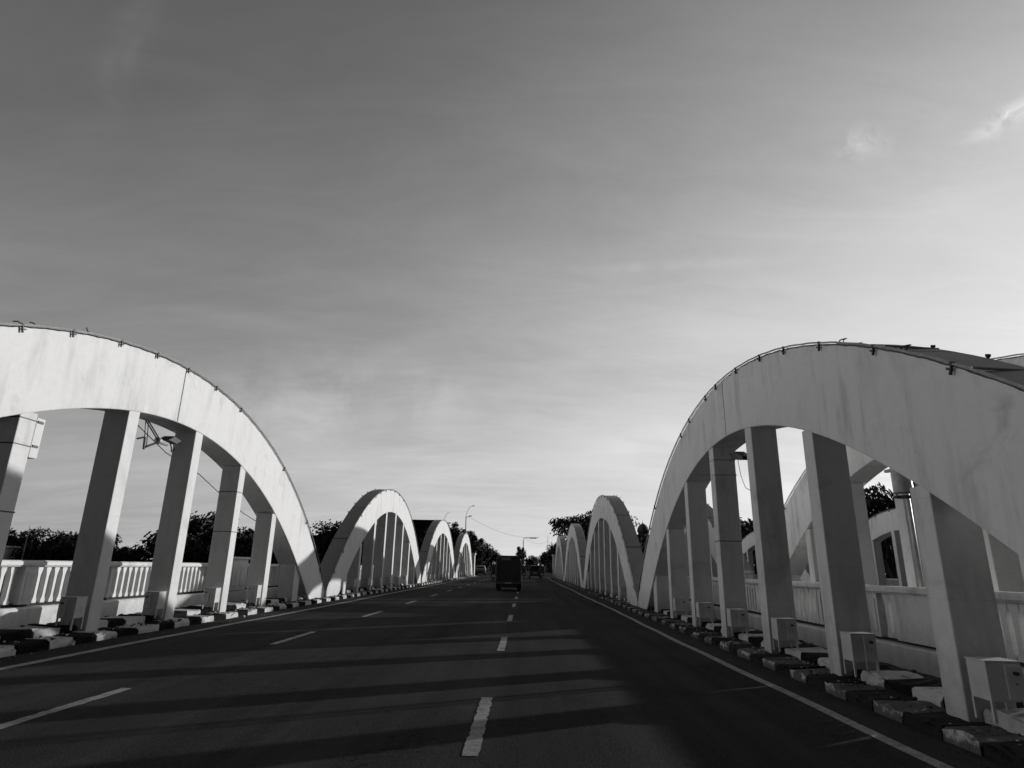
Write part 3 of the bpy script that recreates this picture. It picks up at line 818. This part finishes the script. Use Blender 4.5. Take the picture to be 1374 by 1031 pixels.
# ------------------------------------------------------------------ vehicles
def wheel(parent, x, y, r, w, name='wheel'):
    b = MB(); b.lathe([(r*.55,x-w/2),(r*.92,x-w/2),(r,x-w*.35),(r,x+w*.35),(r*.92,x+w/2),(r*.55,x+w/2)], 0, 0, 20, axis='x')
    b.v = [(a, c+y, d+r) for a, c, d in b.v]
    o = b.build(name, M['tyre'], parent, smooth=False)
    b = MB(); b.lathe([(0,x-w*.4),(r*.58,x-w*.42),(r*.58,x+w*.42),(0,x+w*.4)], 0, 0, 14, axis='x'); b.v = [(a, c+y, d+r) for a, c, d in b.v]
    b.build('rim', M['rim'], o)
t = thing('mini_truck', 'dark covered mini truck driving away in the middle lane', 'truck', (-.95, 37.2, .04))
b = MB(); b.prism([(-.72,.62),(-.72,1.62),(-.64,1.88),(-.4,1.97),(.4,1.97),(.64,1.88),(.72,1.62),(.72,.62)], 'y', 0, 2.3); b.build('canopy', M['truck'], t, bevel=.03)
b = MB(); b.box(-.73,.73,-.03,2.35,.42,.64); b.build('bed', M['truck_body'], t, bevel=.01)
b = MB(); b.prism([(2.38,.4),(2.38,1.78),(2.9,1.82),(3.35,1.15),(3.6,1.0),(3.62,.35)], 'x', -.7, .7); b.build('cab', M['truck_body'], t, bevel=.04)
b = MB(); b.box(-.42,.12,-.022,-.002,1.70,1.86); b.build('rear_window', simple('pale_dusty_window', .2, .4), t)
b = MB()
for z in (.95, 1.25, 1.5): b.box(-.70,.70,-.018,-.002,z,z+.025)
b.build('rear_slat', M['truck_body'], t)
b = MB(); b.box(-.70,.70,-.10,-.03,.40,.50); b.build('bumper', simple('grey_bumper', .12, .4), t, bevel=.01)
for x in (-.6,.6):
    b = MB(); b.box(x-.08,x+.08,-.05,-.03,.52,.62); b.build('tail_lamp', M['tail'], t)
    b = MB(); b.box(x-.13,x+.13,.25,.27,.12,.42); b.build('mud_flap', M['tyre'], t)
b = MB(); b.box(-.5,.5,.15,3.3,.2,.42); b.build('chassis', M['truck_body'], t)
b = MB(); b.box(-.2,.2,-.115,-.10,.41,.49); b.build('number_plate', M['plate'], t)
b = MB(); b.tube([(.7,2.6,1.5),(.84,2.55,1.6)], .015, 6); b.box(.80,.92,2.53,2.58,1.5,1.78); b.build('wing_mirror', M['chrome'], t)
b = MB(); b.tube([(-.72,-.01,.7),(-.72,-.01,1.6)], .02, 6); b.build('edge_bar', simple('grey_bar', .25, .4), t)
for x in (-.6,.6):
    for y in (.55, 2.9): wheel(t, x, y, .27, .16)

def car(loc, label, mat, rz=0., suv=False, group=None):
    t = thing('car', label, 'car', loc, rz, group)
    hr = 1.68 if suv else 1.45
    b = MB(); rings = []
    for (y, zlo, zhi, w) in ((0,.42,.92,.72),(.08,.30,1.0,.80),(1.0,.24,1.0,.84),(2.8,.24,.98,.84),(3.8,.28,.88,.80),(4.15,.4,.72,.68)):
        rings.append([(-w,y,zlo),(-w*1.0,y,zhi*.8),(-w*.9,y,zhi),(w*.9,y,zhi),(w*1.0,y,zhi*.8),(w,y,zlo)])
    b.quadstrip(rings); b.build('body', mat, t, bevel=.03)
    b = MB(); rings = []
    for (y, zz, w) in ((.18 if suv else .35,1.0,.76),(.32 if suv else .8,hr-.06,.62),(.6 if suv else 1.1,hr,.60),(2.1,hr,.60),(2.3,hr-.04,.62),(3.05,.97,.74)):
        rings.append([(-.76,y,.95),(-w,y,zz),(w,y,zz),(.76,y,.95)])
    b.quadstrip(rings); b.build('cabin', mat, t, bevel=.03)
    y0_, y1_ = (.2, .3) if suv else (.4, .74)
    b = MB(); b.v = [(-.62,y0_-.01,1.06),(.62,y0_-.01,1.06),(.54,y1_-.03,hr-.12),(-.54,y1_-.03,hr-.12)]; b.f=[(0,1,2,3)]; b.m=[0]; b.build('rear_window', M['pane'], t)
    for sx in (-1,1):
        b = MB(); b.v = [(sx*.765,.9,1.03),(sx*.765,2.75,1.03),(sx*.635,2.25,hr-.1),(sx*.635,1.05,hr-.1)]; b.f=[(0,1,2,3)]; b.m=[0]; b.build('side_window', M['pane'], t)
        b = MB(); b.box(sx*.70-.09,sx*.70+.09,-.02,.06,.74,.92); b.build('tail_lamp', M['tail'], t)
    b = MB(); b.box(-.74,.74,-.06,.06,.34,.54); b.build('bumper', M['truck_body'], t, bevel=.02)
    b = MB(); b.box(-.25,.25,-.03,-.005,.62,.74); b.build('number_plate', M['plate'], t)
    for x in (-.72,.72):
        for y in (.75, 3.3): wheel(t, x, y, .31, .19)
    return t
car((1.35, 86, .02), 'dark tall car driving away ahead in the right lane', M['truck_body'], suv=True)
car((-7.25, 104, .1), 'small pale car at the far left road edge', M['car_pale'])

def motorcycle(loc, label, group):
    t = thing('motorcycle', label, 'motorcycle', loc, 0, group)
    wheel(t, 0, .0, .29, .1); wheel(t, 0, 1.25, .29, .09)
    b = MB(); b.tube([(0,0,.29),(0,.25,.55),(0,.75,.6),(0,1.0,.85),(0,1.25,.29)], .035, 8); b.box(-.08,.08,.35,.75,.3,.55); b.build('frame', M['dark_metal'], t)
    b = MB(); b.prism([(-.25,.76),(-.2,.83),(.3,.82),(.6,.75),(.55,.66),(-.1,.68)], 'x', -.12, .12); b.build('seat', M['tyre'], t, bevel=.03)
    b = MB(); b.lathe([(0,.5),(.1,.55),(.15,.7),(.13,.9),(0,.98)], 0, .78, 12, axis='y', sx=1., sy=.8); b.build('fuel_tank', M['truck_body'], t, smooth=True)
    b = MB(); b.tube([(-.36,.85,1.02),(-.15,1.0,1.0),(.15,1.0,1.0),(.36,.85,1.02)], .018, 6); b.build('handlebar', M['dark_metal'], t)
    b = MB(); b.box(-.06,.06,-.32,-.26,.62,.72); b.build('tail_lamp', M['tail'], t)
    for sx in (-1,1):
        b = MB(); b.tube([(sx*.3,.88,1.03),(sx*.36,.9,1.18)], .008, 5); b.box(sx*.36-.06,sx*.36+.06,.885,.905,1.15,1.24); b.build('mirror', M['chrome'], t)
    b = MB(); b.box(-.09,.09,-.34,-.325,.45,.56); b.build('number_plate', M['plate'], t)
    return t
# a seated rider grown from a skeleton
def rider_mesh():
    J = {'pel':(0,.18,.88,.15),'waist':(0,.20,1.05,.14),'chest':(0,.26,1.28,.165),'neck':(0,.30,1.47,.06),'head':(0,.33,1.62,.10),'crown':(0,.33,1.72,.085)}
    E = [('pel','waist'),('waist','chest'),('chest','neck'),('neck','head'),('head','crown')]
    for s, n in ((-1,'l'),(1,'r')):
        J.update({'sh'+n:(s*.19,.27,1.39,.07),'el'+n:(s*.30,.45,1.16,.05),'wr'+n:(s*.32,.76,1.05,.036),'ha'+n:(s*.33,.85,1.04,.04),
                  'hip'+n:(s*.10,.20,.85,.11),'kn'+n:(s*.22,.62,.72,.075),'an'+n:(s*.20,.48,.36,.05),'to'+n:(s*.21,.64,.30,.04)})
        for k, (dx, dz) in enumerate(((-.03,.012),(-.012,.02),(.006,.02),(.022,.012),)):
            J[f'f{k}{n}'] = (s*.33+dx,.91-.004*k,1.03+dz,.012); E.append(('ha'+n, f'f{k}{n}'))
        J['th'+n] = (s*.33-s*.045,.87,1.02,.013); E.append(('ha'+n,'th'+n))
        E += [('chest','sh'+n),('sh'+n,'el'+n),('el'+n,'wr'+n),('wr'+n,'ha'+n),('pel','hip'+n),('hip'+n,'kn'+n),('kn'+n,'an'+n),('an'+n,'to'+n)]
    names = list(J); me = bpy.data.meshes.new('body')
    me.from_pydata([J[n][:3] for n in names], [(names.index(a), names.index(c)) for a, c in E], [])
    return me, [J[n][3] for n in names]
def rider(loc, label, group):
    t = thing('person', label, 'person', loc, 0, group)
    me, rad = rider_mesh(); me.materials.append(M['shirt'])
    o = place('body', me, t)
    sk = o.modifiers.new('skin', 'SKIN'); su = o.modifiers.new('sub', 'SUBSURF'); su.levels = su.render_levels = 1
    for v, r in zip(me.skin_vertices[0].data, rad): v.radius = (r, r)
    me.skin_vertices[0].data[0].use_root = True
    b = MB(); b.lathe([(0,1.50),(.10,1.51),(.13,1.58),(.138,1.66),(.11,1.75),(.06,1.79),(0,1.80)], 0, .33, 14); b.build('helmet', M['helmet'], t, smooth=True)
    return t
gm, gp = 'motorcycles ahead on the road', 'riders on the motorcycles'
for x, y, w in ((-2.95, 60, 'left of the dark mini truck'), (-.15, 82, 'just right of the dark mini truck'), (2.25, 84, 'at the right side of the dark car')):
    motorcycle((x, y, .04), 'distant motorcycle seen from behind, ' + w, gm)
    rider((x, y, .04), 'person in dark clothes and pale helmet riding ' + w, gp)

# a scrap of litter by the left kerb
b = MB(); add_stone(b, 0, 0, .03, .05)
tag(b.build('paper_scrap', [M['helmet'], M['helmet']], None, (-6.55, 15.2, z0(-6.5)+.0)), 'crumpled white paper scrap in the gutter by the left kerb', 'litter')

# ------------------------------------------------------------------ camera
R = ((0.9996185724058453, -0.012145831522241463, 0.0248029933260712), (0.02029752020858063, -0.28590507036657864, -0.9580429538450058), (0.018727529860664165, 0.9581809690842931, -0.2855494880226594))
cam = bpy.data.cameras.new('camera'); co = bpy.data.objects.new('camera', cam); C.objects.link(co)
m4 = Matrix(R).to_4x4(); m4.translation = (0, 0, 1.35); co.matrix_world = m4
cam.sensor_width = 36; cam.lens = 36*826/1374; cam.clip_end = 8000; cam.clip_start = .05
bpy.context.scene.camera = co

# ------------------------------------------------------------------ sun and sky
EL = math.radians(9.6); AZ = math.atan2(1., .64)      # clockwise from +Y
sun = bpy.data.lights.new('sun', 'SUN'); sun.energy = 3.15; sun.angle = math.radians(.6); sun.color = (1, .99, .97)
so = bpy.data.objects.new('sun', sun); C.objects.link(so)
to_sun = Vector((math.sin(AZ)*math.cos(EL), math.cos(AZ)*math.cos(EL), math.sin(EL)))
so.rotation_euler = to_sun.to_track_quat('Z', 'Y').to_euler(); so.location = (30, 20, 30)

w = bpy.data.worlds.new('World'); bpy.context.scene.world = w; w.use_nodes = True
nt = w.node_tree; nt.nodes.clear()
out = nt.nodes.new('ShaderNodeOutputWorld'); bg = nt.nodes.new('ShaderNodeBackground'); nt.links.new(bg.outputs[0], out.inputs[0])
sky = nt.nodes.new('ShaderNodeTexSky'); sky.sky_type = 'NISHITA'; sky.sun_disc = False
sky.sun_elevation = EL; sky.sun_rotation = AZ; sky.air_density = 1.; sky.dust_density = 1.5; sky.ozone_density = 2.
sc = nt.nodes.new('ShaderNodeSeparateColor'); nt.links.new(sky.outputs[0], sc.inputs[0])
LEFT_FILL = 1.95
# black-and-white film with an orange filter: mostly red
bw = math_(nt, 'ADD', math_(nt, 'MULTIPLY', sc.outputs[0], .62), math_(nt, 'MULTIPLY', sc.outputs[1], .30))
bw = math_(nt, 'MULTIPLY', bw, .1)
bw = math_(nt, 'DIVIDE', bw, math_(nt, 'ADD', math_(nt, 'MULTIPLY', bw, 2.), 1.))
tc = nt.nodes.new('ShaderNodeTexCoord'); D = tc.outputs['Generated']
sp = nt.nodes.new('ShaderNodeSeparateXYZ'); nt.links.new(D, sp.inputs[0])
zz = math_(nt, 'MAXIMUM', sp.outputs[2], 0.)
# haze: thicker towards the horizon and the sun's side of the sky
ex = math_(nt, 'ADD', .033, math_(nt, 'MULTIPLY', zz, -1.246))
ex = math_(nt, 'ADD', ex, math_(nt, 'MULTIPLY', sp.outputs[0], .728))
ex = math_(nt, 'ADD', ex, math_(nt, 'MULTIPLY', math_(nt, 'MULTIPLY', sp.outputs[0], zz), .277))
ex = math_(nt, 'ADD', ex, math_(nt, 'MULTIPLY', math_(nt, 'MULTIPLY', zz, zz), -.68))
bw = math_(nt, 'MULTIPLY', math_(nt, 'POWER', bw, .2), math_(nt, 'EXPONENT', ex))
# added unseen fill: bright bank far left for shaded faces, sky darkened behind viewer
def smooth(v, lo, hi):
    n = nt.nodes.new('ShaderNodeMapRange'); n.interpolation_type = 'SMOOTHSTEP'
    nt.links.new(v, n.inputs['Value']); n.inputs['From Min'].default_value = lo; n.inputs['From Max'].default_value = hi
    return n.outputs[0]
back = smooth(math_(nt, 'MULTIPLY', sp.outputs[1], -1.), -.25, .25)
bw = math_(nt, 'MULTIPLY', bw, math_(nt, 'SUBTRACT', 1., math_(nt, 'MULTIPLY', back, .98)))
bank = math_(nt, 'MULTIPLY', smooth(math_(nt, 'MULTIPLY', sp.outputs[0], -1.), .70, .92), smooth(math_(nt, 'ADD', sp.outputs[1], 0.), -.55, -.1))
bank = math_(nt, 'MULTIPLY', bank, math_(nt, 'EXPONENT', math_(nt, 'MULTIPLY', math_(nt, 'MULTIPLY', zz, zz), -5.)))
bw = math_(nt, 'ADD', bw, math_(nt, 'MULTIPLY', bank, LEFT_FILL))
# thin high cloud
den = math_(nt, 'ADD', zz, .16)
cb = nt.nodes.new('ShaderNodeCombineXYZ')
nt.links.new(math_(nt, 'DIVIDE', sp.outputs[0], den), cb.inputs[0]); nt.links.new(math_(nt, 'DIVIDE', sp.outputs[1], den), cb.inputs[1])
mp = nt.nodes.new('ShaderNodeMapping'); mp.inputs['Scale'].default_value = (.55, 1.3, 1); mp.inputs['Rotation'].default_value = (0,0,.45); mp.inputs['Location'].default_value = (.4, .2, 0)
nt.links.new(cb.outputs[0], mp.inputs[0])
cl = noise(nt, mp.outputs[0], .9, 8, .6, .7)
cl2 = noise(nt, mp.outputs[0], .35, 4, .5, .3)
cl = math_(nt, 'ADD', ramp(nt, cl, [(.3, 0), (.72, .27)]), ramp(nt, cl2, [(.35, 0), (.68, .21)]))
mp2 = nt.nodes.new('ShaderNodeMapping'); mp2.inputs['Scale'].default_value = (1.4, 4.2, 1); mp2.inputs['Rotation'].default_value = (0,0,.6)
nt.links.new(cb.outputs[0], mp2.inputs[0])
cl = math_(nt, 'ADD', cl, ramp(nt, noise(nt, mp2.outputs[0], 1.3, 8, .66, .9), [(.38, 0), (.75, .13)]))
bw = math_(nt, 'MULTIPLY', bw, math_(nt, 'ADD', .79, cl))
wn = noise(nt, D, 26., 7, .65, .8); wn2 = noise(nt, D, 9., 6, .6, .4)
def wisp(d, along, sa, sb, amp, lo, hi, nz):
    global bw
    d = Vector(d).normalized(); u = (Vector(along)-d*d.dot(Vector(along))).normalized(); v = d.cross(u)
    def comp(ax, sc_):
        n = nt.nodes.new('ShaderNodeVectorMath'); n.operation = 'DOT_PRODUCT'; nt.links.new(D, n.inputs[0]); n.inputs[1].default_value = ax
        return math_(nt, 'DIVIDE', math_(nt, 'SUBTRACT', n.outputs['Value'], d.dot(ax)), sc_)
    a, c = comp(u, sa), comp(v, sb)
    f = math_(nt, 'EXPONENT', math_(nt, 'MULTIPLY', math_(nt, 'ADD', math_(nt, 'MULTIPLY', a, a), math_(nt, 'MULTIPLY', c, c)), -1.))
    f = math_(nt, 'MULTIPLY', math_(nt, 'MULTIPLY', f, ramp(nt, nz, [(lo, 0), (hi, 1)])), amp)
    bw = math_(nt, 'ADD', bw, f)
wisp((0.5805, 0.6185, 0.5296), (-0.0295, 0.0287, -0.0038), .026, .009, .6, 0.42, 0.6, wn)
wisp((0.559, 0.6453, 0.5207), (-0.0201, 0.0168, 0.0002), .024, .009, .16, 0.42, 0.62, wn)
wisp((0.4426, 0.7078, 0.5506), (0.0278, -0.0085, -0.0123), 0.028, 0.018, 0.16, 0.42, 0.62, wn)
wisp((-0.5109, 0.6109, 0.6047), (-0.0322, 0.0225, -0.0536), 0.09, 0.02, 0.045, 0.4, 0.65, wn2)
wisp((0.1976, 0.8691, 0.4535), (0.1257, -0.0331, -0.01), .16, .008, .06, 0.38, 0.62, wn2)
wisp((0.1696, 0.9677, 0.1867), (0.0562, -0.0136, 0.0101), 0.12, 0.03, 0.1, 0.4, 0.65, wn2)
wisp((-0.3305, 0.9145, 0.2333), (0.0639, 0.0177, 0.0115), 0.26, 0.07, 0.12, 0.4, 0.65, wn2)
wisp((0.5358, 0.7253, 0.4322), (0.036, -0.0549, 0.0407), 0.09, 0.03, 0.08, 0.4, 0.65, wn2)
bw = math_(nt, 'SUBTRACT', bw, math_(nt, 'MULTIPLY', math_(nt, 'MAXIMUM', math_(nt, 'SUBTRACT', bw, .60), 0.), .42))
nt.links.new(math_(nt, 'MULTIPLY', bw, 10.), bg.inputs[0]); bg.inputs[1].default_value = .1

s = bpy.context.scene
s.view_settings.view_transform = 'Standard'; s.view_settings.look = 'None'; s.view_settings.exposure = 0; s.view_settings.gamma = 1
s.cycles.max_bounces = 6
